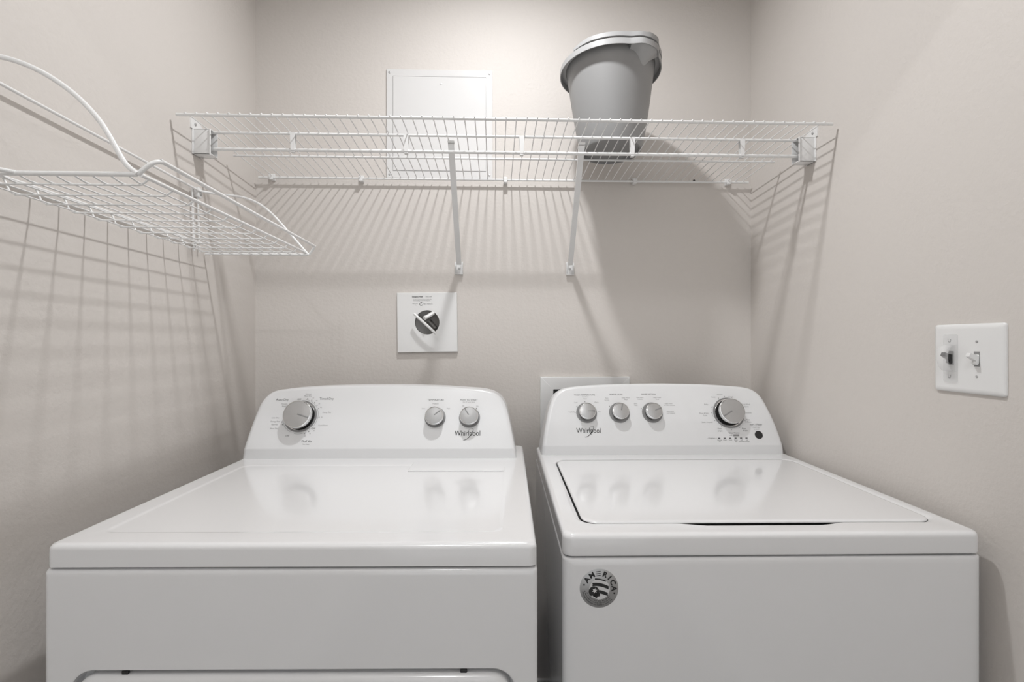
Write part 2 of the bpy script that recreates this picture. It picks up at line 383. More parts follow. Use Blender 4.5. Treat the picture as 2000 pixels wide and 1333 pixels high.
for i in range(61):
    a = ang(214+(408-214)*i/60); deg = math.degrees(a)
    grip = 1 if 296 < deg < 342 else 0
    e = min(i, 60-i)/6.0; e = min(1, e)
    lift = 0.0015+0.0035*e
    ro = 0.1385+0.013*spout(a)+0.0015*grip; ri = ro-0.007-0.003*grip; hz = 0.011*(0.55+0.45*e)+0.002*grip
    pts = [(ri, HB+lift), (ro, HB+lift), (ro+0.0004, HB+lift+hz), (ri, HB+lift+hz)]
    cur = [bm.verts.new((r*math.cos(a), r*math.sin(a), z)) for r, z in pts]
    if prev:
        for k in range(4): bm.faces.new((prev[k], prev[(k+1) % 4], cur[(k+1) % 4], cur[k]))
    else: bm.faces.new(cur[::-1])
    prev = cur
bm.faces.new(prev)
hd = obj('handle', bm, BUCKL, bk, auto=50)
bm = NB()                                                  # pouring lip under the rim
def pc(r, a, z): return bm.verts.new((r*math.cos(ang(a)), r*math.sin(ang(a)), z))
top = [pc(0.138+so*spout(ang(a))-0.001, a, HB-0.014) for a in range(280, 323, 2)]
low = [pc(rb(HB-0.016-0.030*math.exp(-((a-305)/12.0)**2))-0.0005, 282+(a-280)*0.9, HB-0.016-0.030*math.exp(-((a-305)/12.0)**2)) for a in range(280, 323, 2)]
bk_ = [bm.verts.new((v.co.x*0.86, v.co.y*0.86, HB-0.008)) for v in top]
for A_, B_ in ((top, low), (bk_, top)):
    for k in range(len(A_)-1): bm.faces.new((A_[k], A_[k+1], B_[k+1], B_[k]))
obj('pouring_lip', bm, BUCKL, bk, auto=50)
for a in (ang(406),):
    bm = NB(); box(bm, (-0.006, -0.010, -0.016), (0.004, 0.010, 0.010), 0.002, M=Matrix.Translation((0.1365*math.cos(a), 0.1365*math.sin(a), HB)) @ Matrix.Rotation(a, 4, 'Z'))
    obj('handle_pivot', bm, BUCKL, hd)

# ------------------------------------------------------------------ wall plates
def screw_on(parent, M, r=0.0038, m=SCREW):
    bm = NB(); lathe(bm, [(r, 0), (r*0.95, 0.0007), (r*0.5, 0.0013), (0, 0.0014)], 16, M=M)
    return obj('screw', bm, m, parent)
# access panel
ap = thing('access_panel', 'square white metal access panel screwed to the back wall behind the wire shelf', 'access panel', (-0.177, YB, H+0.691))
hw, hh = 0.168, 0.1725
bm = NB()
slab(bm, [(rloop(-hw, hw, -hh, hh, 0.001), -0.0002), (rloop(-hw, hw, -hh, hh, 0.001), -0.004), (rloop(-hw+0.0012, hw-0.0012, -hh+0.0012, hh-0.0012, 0.001), -0.005),
          (rloop(-hw+0.0205, hw-0.0205, -hh+0.0215, hh-0.0215, 0.001), -0.005), (rloop(-hw+0.0205, hw-0.0205, -hh+0.0215, hh-0.0215, 0.001), -0.0012)], axis='y')
obj('panel_frame', bm, PANELM, ap, smooth=False)
bm = NB()
q = 0.0212; g = 0.0243
slab(bm, [(rloop(-hw+q, hw-q, -hh+g, hh-0.0221, 0.001), -0.0014), (rloop(-hw+q, hw-q, -hh+g, hh-0.0221, 0.001), -0.0042), (rloop(-hw+q+0.001, hw-q-0.001, -hh+g+0.001, hh-0.0231, 0.001), -0.0048)], axis='y')
pd = obj('panel_door', bm, PANELM, ap, smooth=False)
screw_on(pd, Matrix.Translation((0.004, -0.0048, 0.128)) @ Matrix.Rotation(PI/2, 4, 'X'), 0.004, PANELM)
for sx_ in (-1, 1):
    for sz_ in (-1, 1): screw_on(ap, Matrix.Translation((sx_*(hw-0.010), -0.005, sz_*(hh-0.011))) @ Matrix.Rotation(PI/2, 4, 'X'), 0.0036)

# shut-off valve plate
vb = thing('valve_box', 'square white wall plate with round opening and diagonal shut-off lever above the dryer', 'valve box', (-0.2155, YB, H+0.0605))
vb.rotation_euler = (0, math.radians(-0.7), 0)
hv = 0.0945; hr = 0.0385; N_ = 64
bm = NB()
def sq(k, r):     # matching square / circle loops
    a = 2*PI*k/N_ + PI/4; m = max(abs(math.cos(a)), abs(math.sin(a))); return (r*math.cos(a)/m, r*math.sin(a)/m)
L = [([sq(k, hv) for k in range(N_)], -0.0002), ([sq(k, hv) for k in range(N_)], -0.009), ([sq(k, hv-0.0015) for k in range(N_)], -0.0105),
     ([(hr*math.cos(2*PI*k/N_+PI/4), hr*math.sin(2*PI*k/N_+PI/4)) for k in range(N_)], -0.0105), ([(hr*math.cos(2*PI*k/N_+PI/4), hr*math.sin(2*PI*k/N_+PI/4)) for k in range(N_)], -0.0085)]
slab(bm, L, axis='y', fill1=False)
obj('face_plate', bm, WPL, vb, auto=30)
bm = NB(); lathe(bm, [(0.0384, 0), (0.0384, -0.006), (0.030, -0.0075), (0, -0.0078)], 48, M=Matrix.Translation((0, -0.0087, 0)) @ Matrix.Rotation(PI/2, 4, 'X'), cap0=False)
obj('valve_housing', bm, HOLE, vb)
bm = NB(); tube(bm, [(0.004, -0.0055, 0.004), (0.025, -0.0055, -0.020)], 0.0085, 16); obj('valve_body', bm, HOLE, vb)
MV = lambda x, z, y=-0.0112: Vector((x, y, z))
bm = NB()
tube(bm, smooth_path([(-0.0370, -0.036, 0.0265), (-0.0180, -0.040, 0.0090), (0.0090, -0.040, -0.0160), (0.0300, -0.036, -0.0370)], 6), 0.0043, 12)
tube(bm, smooth_path([(-0.006, -0.032, 0.0125), (0.002, -0.026, 0.0170), (0.012, -0.020, 0.0235), (0.019, -0.014, 0.0290)], 5), 0.0085, 12, flat=0.75)
obj('lever', bm, WPL, vb)
bm = NB()
add_text(bm, MV, 'Emergency Water', -0.0095-0.020, 0.0815, 0.0068, bold=0.00016, width=0.034)
add_text(bm, MV, 'Shut-Off', 0.0055, 0.0815, 0.0064, width=0.019, mi=1)
add_text(bm, MV, 'Turn lever to the horizontal position to close the supply', -0.0145, 0.0735, 0.0042, width=0.058, mi=1)
add_text(bm, MV, 'when the washing machine is not being used', -0.0170, 0.0692, 0.0042, width=0.053, mi=1)
add_text(bm, MV, 'Made in USA', -0.0375, 0.0600, 0.0042, width=0.017, mi=1); add_text(bm, MV, 'by', -0.0350, 0.0553, 0.0036, mi=1)
add_arc(bm, MV, -0.0185, 0.0580, 0.0036, ang(80), ang(330), 0.0016, mi=0, n=14); add_disc(bm, MV, -0.0165, 0.0620, 0.0016); add_disc(bm, MV, -0.0150, 0.0550, 0.0013)
add_text(bm, MV, 'ferrock', 0.0030, 0.0590, 0.0085, width=0.029, spacing=1.3, mi=1)
obj('printed_lettering', bm, [INK, INKL], vb, smooth=False)

# washer supply box
wb = thing('outlet_box', 'white rectangular washer supply box on the back wall half hidden behind the washer console', 'outlet box', (0.2865, YB, H-0.25))
bm = NB(); a, b = 0.1435, 0.1375
slab(bm, [(rloop(-a, a, -b, b, 0.002), -0.0002), (rloop(-a, a, -b, b, 0.002), -0.012), (rloop(-a+0.002, a-0.002, -b+0.002, b-0.002, 0.002), -0.0135), (rloop(-a+0.041, a-0.041, -b+0.040, b-0.040, 0.002), -0.0135), (rloop(-a+0.041, a-0.041, -b+0.040, b-0.040, 0.002), -0.003)], axis='y', mis=[0, 0, 0, 0, 1])
obj('box_frame', bm, [WPL, DARK], wb, auto=30)

# switch plate on the right wall: local frame x = along wall (towards the camera = +), z up, y out of the wall
sp = thing('switch_plate', 'white double switch plate on the right wall above the washer', 'light switch', (XR, 0.8495, H-0.0300), -PI/2)
# with rotz -90: local x -> world -y (towards camera), local y -> world +x (into wall), so "out" is local -y
bm = NB(); a, b = 0.0655, 0.0610
slab(bm, [(rloop(-a, a, -b, b, 0.005), -0.0002), (rloop(-a, a, -b, b, 0.005), -0.002), (rloop(-a+0.001, a-0.001, -b+0.001, b-0.001, 0.0045), -0.0042), (rloop(-a+0.005, a-0.005, -b+0.005, b-0.005, 0.004), -0.0058), (rloop(-a+0.009, a-0.009, -b+0.009, b-0.009, 0.004), -0.0062)], axis='y')
obj('cover_plate', bm, WPL, sp, auto=45)
gx1, gx2 = -0.0295, 0.0190
def toggle(px, m, up=1):
    bm = NB(); f = [(-0.0050, -0.0125), (0.0050, -0.0125), (0.0050, 0.0125), (-0.0050, 0.0125)]
    box(bm, (px-0.0052, -0.0066, -0.0128), (px+0.0052, -0.0061, 0.0128), 0.0002, mi=1)
    # rocker block and bat
    M = Matrix.Translation((px, -0.0062, 0)) @ Matrix.Rotation(math.radians(24*up), 4, 'X')
    box(bm, (-0.0044, -0.0035, -0.0105), (0.0044, 0.0030, 0.0105), 0.0012, M=M)
    A = [(-0.0042, -0.002, -0.0050), (0.0042, -0.002, -0.0050), (0.0042, -0.002, 0.0050), (-0.0042, -0.002, 0.0050)]
    B = [(-0.0036, -0.0175, -0.0030), (0.0036, -0.0175, -0.0030), (0.0036, -0.0175, 0.0036), (-0.0036, -0.0175, 0.0036)]
    va = [bm.verts.new(M @ Vector(p)) for p in A]; vb_ = [bm.verts.new(M @ Vector(p)) for p in B]
    bm.faces.new(va); bm.faces.new(vb_[::-1])
    for k in range(4): bm.faces.new((va[k], va[(k+1) % 4], vb_[(k+1) % 4], vb_[k]))
    return obj('toggle', bm, [m, RINGG], sp, auto=40)
toggle(gx2, WPL, -1)
t2 = toggle(gx1, DARK, -1); t2['label'] = 'dark toggle under a clear guard'
for px in (gx2,):
    for pz in (0.0300, -0.0300):
        screw_on(sp, Matrix.Translation((px, -0.0062, pz)) @ Matrix.Rotation(PI/2, 4, 'X'), 0.0022)
# clear toggle guard
bm = NB()
slab(bm, [(rloop(gx1-0.0135, gx1+0.0135, -0.0430, 0.0430, 0.003), -0.0064), (rloop(gx1-0.0135, gx1+0.0135, -0.0430, 0.0430, 0.003), -0.0086), (rloop(gx1-0.0125, gx1+0.0125, -0.0420, 0.0420, 0.003), -0.0092)], axis='y')
gd = obj('toggle_guard', bm, CLEAR, sp, auto=40); gd['label'] = 'clear plastic toggle guard'
bm = NB()
for zz in (-0.021, 0.021):
    pass
prof = smooth_path([(0, -0.0090, -0.024), (0, -0.017, -0.021), (0, -0.0235, -0.010), (0, -0.0245, 0.004), (0, -0.0225, 0.016), (0, -0.016, 0.0225), (0, -0.0090, 0.024)], 4)
pr = None
for p in prof:
    cur = [bm.verts.new((gx1+dx, p.y+dy, p.z)) for dx, dy in ((-0.0095, 0.004), (-0.0095, 0), (0.0095, 0), (0.0095, 0.004))]
    if pr:
        for k in range(4): bm.faces.new((pr[k], pr[(k+1) % 4], cur[(k+1) % 4], cur[k]))
    else: bm.faces.new(cur[::-1])
    pr = cur
bm.faces.new(pr); obj('guard_hood', bm, CLEAR, gd, auto=40)
MS = lambda x, z, y=-0.0095: Vector((x, y, z))
for zc in (0.0315, -0.0330):
    bm = NB(); add_arc(bm, MS, gx1, zc, 0.0022, ang(190), ang(350), 0.0008, n=10)
    add_line(bm, MS, (gx1-0.0026, zc), (gx1-0.0026, zc+0.003), 0.0008); add_line(bm, MS, (gx1+0.0026, zc), (gx1+0.0026, zc+0.003), 0.0008)
    obj('guard_screw_mark', bm, INK, gd, smooth=False)

# ------------------------------------------------------------------ knobs
def knob(parent, M, rbase, rcap, h, pointer, cap=SILVER, big=False):
    bm = NB()
    if big: prof = [(rbase, 0), (rbase, 0.0015), (rbase*0.985, 0.0022), (rbase*0.90, 0.0022), (rbase*0.89, 0.0030), (rbase*0.845, 0.0030), (rbase*0.84, 0.0022), (rcap*0.86, 0.0022), (rcap*0.84, h*0.45), (rcap*0.97, h*0.52), (rcap, h*0.60), (rcap*1.0, h*0.88), (rcap*0.965, h*0.97), (rcap*0.93, h*0.985), (rcap*0.925, h*0.96), (rcap*0.5, h*1.0), (0, h*1.015)]; mis = [3, 3, 3, 3, 1, 1, 2, 2, 2, 1, 1, 1, 1, 3, 0, 0]
    else: prof = [(rbase, 0), (rbase, 0.0012), (rbase*0.97, 0.0018), (rcap*0.90, 0.0020), (rcap*0.88, h*0.42), (rcap*0.98, h*0.50), (rcap, h*0.58), (rcap, h*0.86), (rcap*0.96, h*0.95), (rcap*0.91, h*0.965), (rcap*0.905, h*0.94), (rcap*0.5, h*1.0), (0, h*1.02)]; mis = [3, 3, 3, 2, 2, 1, 1, 1, 1, 3, 0, 0]
    lathe(bm, prof, 56, M=M, mis=mis)  # dark stem and undercut faces paint in the shadow below the cap
    a = ang(pointer)
    for (wd, m_, hz) in ((0.0032 if not big else 0.0036, 3, 0.0003),):
        box(bm, (rcap*0.05, -wd/2, h*0.95), (rcap*0.86, wd/2, h*1.0+hz+0.0003), 0.0004, mi=m_, M=M @ Matrix.Rotation(a, 4, 'Z'))
    return obj('control_knob', bm, [cap, CHROME, DARK, RINGG], parent, auto=30)

# ------------------------------------------------------------------ consoles
FOLD = 0.027; AL = math.radians(22); AL2 = math.radians(3)
def console_map(y0, z0):
    up = Vector((0, math.sin(AL), math.cos(AL))); up2 = Vector((0, math.sin(AL2), math.cos(AL2))); n = Vector((0, -math.cos(AL), math.sin(AL)))
    B = Vector((0, y0, z0))
    def f(x, s, d=0.0):
        if s >= FOLD: P = B + up*s
        else: P = B + up*FOLD + up2*(s-FOLD)
        return Vector((x, 0, 0)) + P - n*d
    return f, n, up
def console(parent, outline, y0, z0, yback):
    f, n, up = console_map(y0, z0)
    top = smooth_path([(p[0], p[1], 0) for p in outline], 4); pts = [(p.x, p.y) for p in top]
    pts = [(pts[0][0]-0.001, -0.016)] + pts + [(pts[-1][0]+0.001, -0.016)]
    pts = pts[::-1]                                           # counter-clockwise
    m = len(pts)
    def inset(d):
        out = []
        for i, p in enumerate(pts):
            a = Vector(pts[i-1]); b = Vector(p); c = Vector(pts[(i+1) % m])
            e1 = (b-a).normalized(); e2 = (c-b).normalized(); nn = (Vector((-e1.y, e1.x))+Vector((-e2.y, e2.x)))
            nn = nn.normalized() if nn.length > 1e-6 else Vector((0, 1))
            k = 1/max(0.5, nn.dot(Vector((-e1.y, e1.x))))
            q = b + nn*d*k
            if i in (0, m-1): q.y = p[1]
            out.append((q.x, q.y))
        return out
    bm = NB(); rings = []
    prof = [(0.012, 0.0), (0.008, 0.0006), (0.0045, 0.0022), (0.0020, 0.0050), (0.0005, 0.0090), (0, 0.0140)]
    for (d, dep) in prof: rings.append(([bm.verts.new((p[0], p[1], dep)) for p in inset(d)]))
    rings.append([bm.verts.new((p[0], p[1], 9.0)) for p in pts])
    for A, B in zip(rings, rings[1:]):
        for k in range(m): bm.faces.new((A[k], A[(k+1) % m], B[(k+1) % m], B[k]))
    bm.faces.new(rings[0][::-1]); bm.faces.new(rings[-1])
    for s_ in (FOLD-0.002, FOLD, FOLD+0.002):
        bmesh.ops.bisect_plane(bm, geom=bm.verts[:]+bm.edges[:]+bm.faces[:], plane_co=(0, s_, 0), plane_no=(0, 1, 0))
    for v in bm.verts:
        x_, s_, d_ = v.co
        if d_ > 5:
            P = f(x_, s_, 0.016); P.y = yback; v.co = P
        else: v.co = f(x_, s_, d_)
    return obj('control_console', bm, PLASTIC, parent, auto=28), f, n, up
def knob_frame(f, n, up, x, s):
    X = Vector((1, 0, 0)); M = Matrix((X, up, n)).transposed().to_4x4(); M.translation = f(x, s, 0.0); return M

def brand_logo(bm, mp, x, y, wd):
    add_text(bm, mp, 'Whirlpool', x, y, wd*0.30, width=wd, bold=0.00005)
    # swirl through the letters
    P = smooth_path([(-0.17*wd, -0.245*wd, 0), (-0.13*wd, -0.26*wd, 0), (0.0, -0.20*wd, 0), (0.14*wd, -0.03*wd, 0), (0.215*wd, 0.12*wd, 0), (0.19*wd, 0.185*wd, 0), (0.08*wd, 0.16*wd, 0), (0.03*wd, 0.12*wd, 0)], 6)
    n = len(P)
    for i in range(n-1):
        t = i/(n-1); wd_ = 0.0016*(0.25+0.75*math.sin(PI*min(1, t*1.3)))*wd/0.066
        add_line(bm, mp, (x+P[i].x, y+P[i].y), (x+P[i+1].x, y+P[i+1].y), max(0.0004, wd_))
def dial_text(bm, mp, cx, cy, items, default=0.0045):
    for (txt, dx, dy, size, mi, al) in items:
        add_text(bm, mp, txt, cx+dx, cy+dy, size, mi=mi, align=al)

# ------------------------------------------------------------------ dryer
dr = thing('clothes_dryer', 'white clothes dryer on the left with three knobs and a front door below', 'dryer', (-0.3012, 0.7505, 0), math.radians(-1.45))
DB = 0.705
def offs(L_, d): return L_
bm = NB()                                                    # cabinet, front face carries the door recess
X0, X1, Z0, Z1 = -0.3655, 0.3640, 0.012, 0.8825
slab(bm, [(rloop(X0, X1, Z0, Z1, 0.004), DB), (rloop(X0, X1, Z0, Z1, 0.004), 0.008), (rloop(X0+0.0006, X1-0.0006, Z0, Z1-0.0006, 0.004), 0.005), (rloop(X0+0.0025, X1-0.0025, Z0+0.0025, Z1-0.0025, 0.004), 0.002),
          (rloop(X0+0.006, X1-0.006, Z0+0.006, Z1-0.006, 0.004), 0.0008), (rloop(X0+0.010, X1-0.010, Z0+0.010, Z1-0.010, 0.004), 0.0005),
          (rloop(-0.3290, 0.3330, 0.070, 0.7350, 0.034), 0.0005), (rloop(-0.3270, 0.3310, 0.072, 0.7330, 0.033), 0.0020), (rloop(-0.3255, 0.3295, 0.0735, 0.7315, 0.032), 0.024)], axis='y')
cb = obj('cabinet', bm, ENAMEL, dr, auto=50)
bm = NB()
slab(bm, [(rloop(-0.3195, 0.3240, 0.080, 0.7260, 0.030), 0.0235), (rloop(-0.3195, 0.3240, 0.080, 0.7260, 0.030), 0.006), (rloop(-0.3185, 0.3230, 0.081, 0.7250, 0.029), 0.002), (rloop(-0.3155, 0.3200, 0.084, 0.7220, 0.027), -0.0015), (rloop(-0.3110, 0.3155, 0.088, 0.7175, 0.025), -0.0035), (rloop(-0.3040, 0.3085, 0.095, 0.7100, 0.020), -0.0045)], axis='y')
dd = obj('door', bm, ENAMEL, dr, auto=50)
bm = NB(); box(bm, (-0.30, -0.012, 0.40), (-0.285, -0.003, 0.52), 0.003); obj('door_handle', bm, ENAMEL, dd)
for bx in (-0.2483, 0.2538):
    bm = NB(); box(bm, (bx-0.005, 0.0035, 0.7255), (bx+0.005, 0.0080, 0.7310), 0.001); obj('door_bumper', bm, DARK, dd)
bm = NB()
w2 = 0.3632
slab(bm, [(rloop(-w2+0.004, w2-0.004, 0.004, DB, 0.010), 0.8862), (rloop(-w2, w2, 0.0, DB+0.002, 0.012), 0.8864), (rloop(-w2, w2, 0.0, DB+0.002, 0.012), 0.9110), (rloop(-w2+0.0008, w2-0.0008, 0.0008, DB+0.001, 0.012), 0.9150), (rloop(-w2+0.0030, w2-0.0030, 0.0030, DB, 0.012), 0.9182),
          (rloop(-w2+0.0065, w2-0.0065, 0.0065, DB-0.004, 0.012), 0.9197), (rloop(-w2+0.010, w2-0.010, 0.010, DB-0.008, 0.012), 0.9200),
          (rloop(-0.3230, 0.3150, 0.0445, 0.4800, 0.022), 0.9200), (rloop(-0.3180, 0.3100, 0.0495, 0.4750, 0.020), 0.9190), (rloop(-0.3130, 0.3050, 0.0545, 0.4700, 0.018), 0.9180)], axis='z')
obj('top_panel', bm, ENAMEL, dr, auto=50)
bm = NB()                                                    # dark seam under the top panel
box(bm, (-w2+0.008, 0.010, 0.880), (w2-0.008, DB-0.01, 0.8870), 0.0); obj('top_seam', bm, DARK, dr)
bm = NB(); slab(bm, [(rloop(0.0870, 0.3110, 0.4180, 0.4990, 0.003), 0.9178), (rloop(0.0870, 0.3110, 0.4180, 0.4990, 0.003), 0.9203), (rloop(0.0880, 0.3100, 0.4190, 0.4980, 0.003), 0.9208)], axis='z'); obj('embossed_patch', bm, ENAMEL, dr, auto=50)
outl = [(-0.3622, 0.0006), (-0.3578, 0.0394), (-0.3511, 0.0850), (-0.3436, 0.1250), (-0.3340, 0.1560), (-0.3128, 0.1800), (-0.2760, 0.1898), (-0.1920, 0.1965), (-0.0825, 0.1997), (0.0274, 0.2000), (0.1378, 0.1967), (0.2205, 0.1910), (0.2600, 0.1865), (0.2890, 0.1760), (0.3087, 0.1560), (0.3197, 0.1260), (0.3290, 0.0820), (0.3368, 0.0400), (0.3432, 0.0006)]
cs, f, n, up = console(dr, outl, 0.5316, 0.9200, DB-0.03)
knob(cs, knob_frame(f, n, up, -0.2241, 0.1120), 0.0425, 0.0365, 0.0270, -17, SILVER, big=True)
knob(cs, knob_frame(f, n, up, 0.1288, 0.1083), 0.0275, 0.0240, 0.0250, 42, LSILVER)
knob(cs, knob_frame(f, n, up, 0.2188, 0.1082), 0.0275, 0.0240, 0.0250, 120, LSILVER)
mp = lambda x, s: f(x, s, -0.0004)
bm = NB(); kx, ky = -0.2241, 0.1120
add_arc(bm, mp, kx, ky, 0.0455, ang(-55), ang(80), 0.0005); add_arc(bm, mp, kx, ky, 0.0455, ang(190), ang(245), 0.0005); add_arc(bm, mp, kx, ky, 0.0465, ang(258), ang(290), 0.0005)
for a_ in (76, 62, 49, 37, 25, -3, -44, -56, -70, 198, 207):
    add_disc(bm, mp, kx+0.0490*math.cos(ang(a_)), ky+0.0490*math.sin(ang(a_)), 0.0012)
for t_, a_ in (('70', 62), ('60', 49), ('50', 37), ('40', 25), ('30', -3), ('20', -44), ('10', -56), ('20', -70)):
    add_text(bm, mp, t_, kx+0.0555*math.cos(ang(a_)), ky+0.0555*math.sin(ang(a_)), 0.0045, mi=1)
dial_text(bm, mp, kx, ky, [('Auto Dry', -0.0550, 0.0445, 0.0085, 0, 'CENTER'), ('Timed Dry', 0.0620, 0.0470, 0.0085, 0, 'CENTER'), ('OFF', -0.0100, 0.0455, 0.0060, 0, 'CENTER'),
    ('Normal', 0.0120, 0.0600, 0.0050, 1, 'CENTER'), ('More Dry', 0.0110, 0.0545, 0.0048, 1, 'CENTER'), ('Wrinkle', -0.0480, 0.0330, 0.0052, 1, 'CENTER'), ('Shield', -0.0470, 0.0270, 0.0052, 1, 'CENTER'),
    ('Less Dry', -0.0555, -0.0040, 0.0052, 1, 'RIGHT'), ('Energy Pref', -0.0515, -0.0140, 0.0052, 1, 'RIGHT'), ('Normal', -0.0560, -0.0220, 0.0052, 1, 'RIGHT'), ('More Dry', -0.0530, -0.0325, 0.0052, 1, 'RIGHT'),
    ('Damp Dry', 0.0560, 0.0100, 0.0052, 1, 'LEFT'), ('Cool Down', 0.0500, -0.0245, 0.0052, 1, 'LEFT'), ('OFF', 0.0390, -0.0330, 0.0056, 0, 'CENTER'), ('OFF', -0.0260, -0.0520, 0.0060, 0, 'CENTER'),
    ('Fluff Air', 0.0260, -0.0660, 0.0082, 0, 'CENTER'), ('No Heat', 0.0250, -0.0735, 0.0048, 1, 'CENTER')])
obj('printed_lettering', bm, [INK, INKL], cs, smooth=False); bm = NB()
dial_text(bm, mp, 0.1288, 0.1083, [('TEMPERATURE', -0.0010, 0.0470, 0.0066, 0, 'CENTER'), ('Medium', -0.0010, 0.0370, 0.0050, 1, 'CENTER'), ('Low', -0.0280, 0.0240, 0.0050, 1, 'RIGHT'), ('High', 0.0290, 0.0240, 0.0050, 1, 'LEFT')])
obj('printed_lettering', bm, [INK, INKL], cs, smooth=False); bm = NB()
dial_text(bm, mp, 0.2188, 0.1082, [('PUSH TO START', -0.0030, 0.0470, 0.0064, 0, 'CENTER'), ('End of Cycle Signal', -0.0030, 0.0415, 0.0042, 1, 'CENTER'), ('Off', -0.0180, 0.0310, 0.0046, 1, 'CENTER'), ('On', 0.0200, 0.0305, 0.0046, 1, 'CENTER')])
add_disc(bm, mp, 0.2188+0.0175, 0.1082+0.0245, 0.0012)
obj('printed_lettering', bm, [INK, INKL], cs, smooth=False)
bm = NB(); brand_logo(bm, mp, 0.2150, 0.0660, 0.0665); obj('brand_lettering', bm, INKB, cs, smooth=False)

# ------------------------------------------------------------------ washer
ws = thing('washing_machine', 'white top-loading washing machine on the right with four knobs and a round silver sticker', 'washing machine', (0.4585, 0.8060, 0), math.radians(-1.0))
WB = 0.690; w2 = 0.3486
bm = NB(); X0, X1, Z0, Z1 = -0.3486, 0.3486, 0.012, 0.8660
slab(bm, [(rloop(X0, X1, Z0, Z1, 0.004), WB), (rloop(X0, X1, Z0, Z1, 0.004), 0.016), (rloop(X0+0.0008, X1-0.0008, Z0, Z1, 0.004), 0.0105), (rloop(X0+0.0035, X1-0.0035, Z0+0.001, Z1-0.0008, 0.004), 0.0050), (rloop(X0+0.0080, X1-0.0080, Z0+0.003, Z1-0.0020, 0.004), 0.0018), (rloop(X0+0.015, X1-0.015, Z0+0.010, Z1-0.0060, 0.004), 0.0004), (rloop(X0+0.022, X1-0.022, Z0+0.015, Z1-0.0120, 0.004), 0.0)], axis='y')
obj('cabinet', bm, ENAMEL, ws, auto=50)
bm = NB(); box(bm, (-w2+0.008, 0.010, 0.860), (w2-0.008, WB-0.01, 0.8700), 0.0); obj('top_seam', bm, DARK, ws)
def bul(x):
    d = abs(x-0.003); t = max(0, min(1, (0.150-d)/0.055)); t = t*t*(3-2*t); return -0.0110*t
bm = NB(); ox0, ox1, oy0, oy1 = -0.3100, 0.3190, 0.0560, 0.5150
slab(bm, [(rloop(-w2+0.005, w2-0.005, 0.006, WB, 0.014), 0.8692), (rloop(-w2+0.001, w2-0.001, 0.001, WB, 0.016), 0.8695), (rloop(-w2, w2, 0.0, WB, 0.017), 0.8730), (rloop(-w2, w2, 0.0, WB, 0.017), 0.8960), (rloop(-w2+0.0010, w2-0.0010, 0.0010, WB, 0.017), 0.9005), (rloop(-w2+0.0032, w2-0.0032, 0.0032, WB-0.001, 0.016), 0.9033),
          (rloop(-w2+0.0070, w2-0.0070, 0.0070, WB-0.004, 0.014), 0.9047), (rloop(-w2+0.011, w2-0.011, 0.011, WB-0.008, 0.012), 0.9050),
          (rloop(ox0-0.009, ox1+0.009, oy0-0.009, oy1, 0.034, bulge=bul), 0.9046), (rloop(ox0-0.004, ox1+0.004, oy0-0.004, oy1, 0.032, bulge=bul), 0.9030), (rloop(ox0, ox1, oy0, oy1, 0.030, bulge=bul), 0.9010), (rloop(ox0, ox1, oy0, oy1, 0.030, bulge=bul), 0.8880)], axis='z', mis=[0]*11+[1])
obj('top_panel', bm, [ENAMEL, RINGG], ws, auto=50)  # grey opening floor paints in the shade of the lid gap and notch
bm = NB(); lx0, lx1, ly0, ly1 = ox0+0.0040, ox1-0.0012, oy0+0.0012, oy1-0.003
slab(bm, [(rloop(lx0+0.001, lx1-0.001, ly0+0.001, ly1, 0.028), 0.9006), (rloop(lx0, lx1, ly0, ly1, 0.029), 0.9011), (rloop(lx0, lx1, ly0, ly1, 0.029), 0.9024), (rloop(lx0+0.0010, lx1-0.0010, ly0+0.0010, ly1-0.001, 0.028), 0.9036), (rloop(lx0+0.0035, lx1-0.0035, ly0+0.0035, ly1-0.003, 0.027), 0.9047), (rloop(lx0+0.008, lx1-0.008, ly0+0.008, ly1-0.008, 0.025), 0.9051)], axis='z')
obj('lid', bm, ENAMEL, ws, auto=50)
outl = [(-0.3423, 0.0012), (-0.3369, 0.0406), (-0.3267, 0.0940), (-0.3165, 0.1385), (-0.3030, 0.1700), (-0.2830, 0.1890), (-0.2549, 0.1990), (-0.1828, 0.2062), (-0.0776, 0.2099), (0.0276, 0.2106), (0.1327, 0.2083), (0.2221, 0.2025), (0.2592, 0.1980), (0.2831, 0.1890), (0.3030, 0.1690), (0.3178, 0.1296), (0.3293, 0.0850), (0.3363, 0.0414), (0.3400, 0.0012)]
cs, f, n, up = console(ws, outl, 0.5624, 0.9050, WB-0.02)
for kx, p_ in ((-0.2096, 0), (-0.1157, 76), (-0.0215, 22)):
    knob(cs, knob_frame(f, n, up, kx, 0.1207), 0.0295, 0.0232, 0.0250, p_, SILVER)
knob(cs, knob_frame(f, n, up, 0.1976, 0.1194), 0.0445, 0.0360, 0.0290, 210, SILVER, big=True)
bm = NB(); lathe(bm, [(0.0112, -0.001), (0.0112, 0.0006), (0.0104, 0.0012), (0.0, 0.0009)], 32, M=knob_frame(f, n, up, 0.2724, 0.0560)); obj('start_button', bm, DARK, cs)
mp = lambda x, s: f(x, s, -0.0004)
for i in range(6):
    bm = NB(); M = knob_frame(f, n, up, 0.1588+i*(0.2360-0.1588)/5, 0.0473)
    box(bm, (-0.0030, -0.0011, -0.0005), (0.0030, 0.0011, 0.0006), 0.0004, M=M); obj('status_light', bm, DARK, cs)
def dots(L_, cx):
    for a_ in L_: add_disc(bm, mp, cx+0.0325*math.cos(ang(a_)), 0.1207+0.0325*math.sin(ang(a_)), 0.0012)
bm = NB(); dots((95, 145, 178), -0.2096)
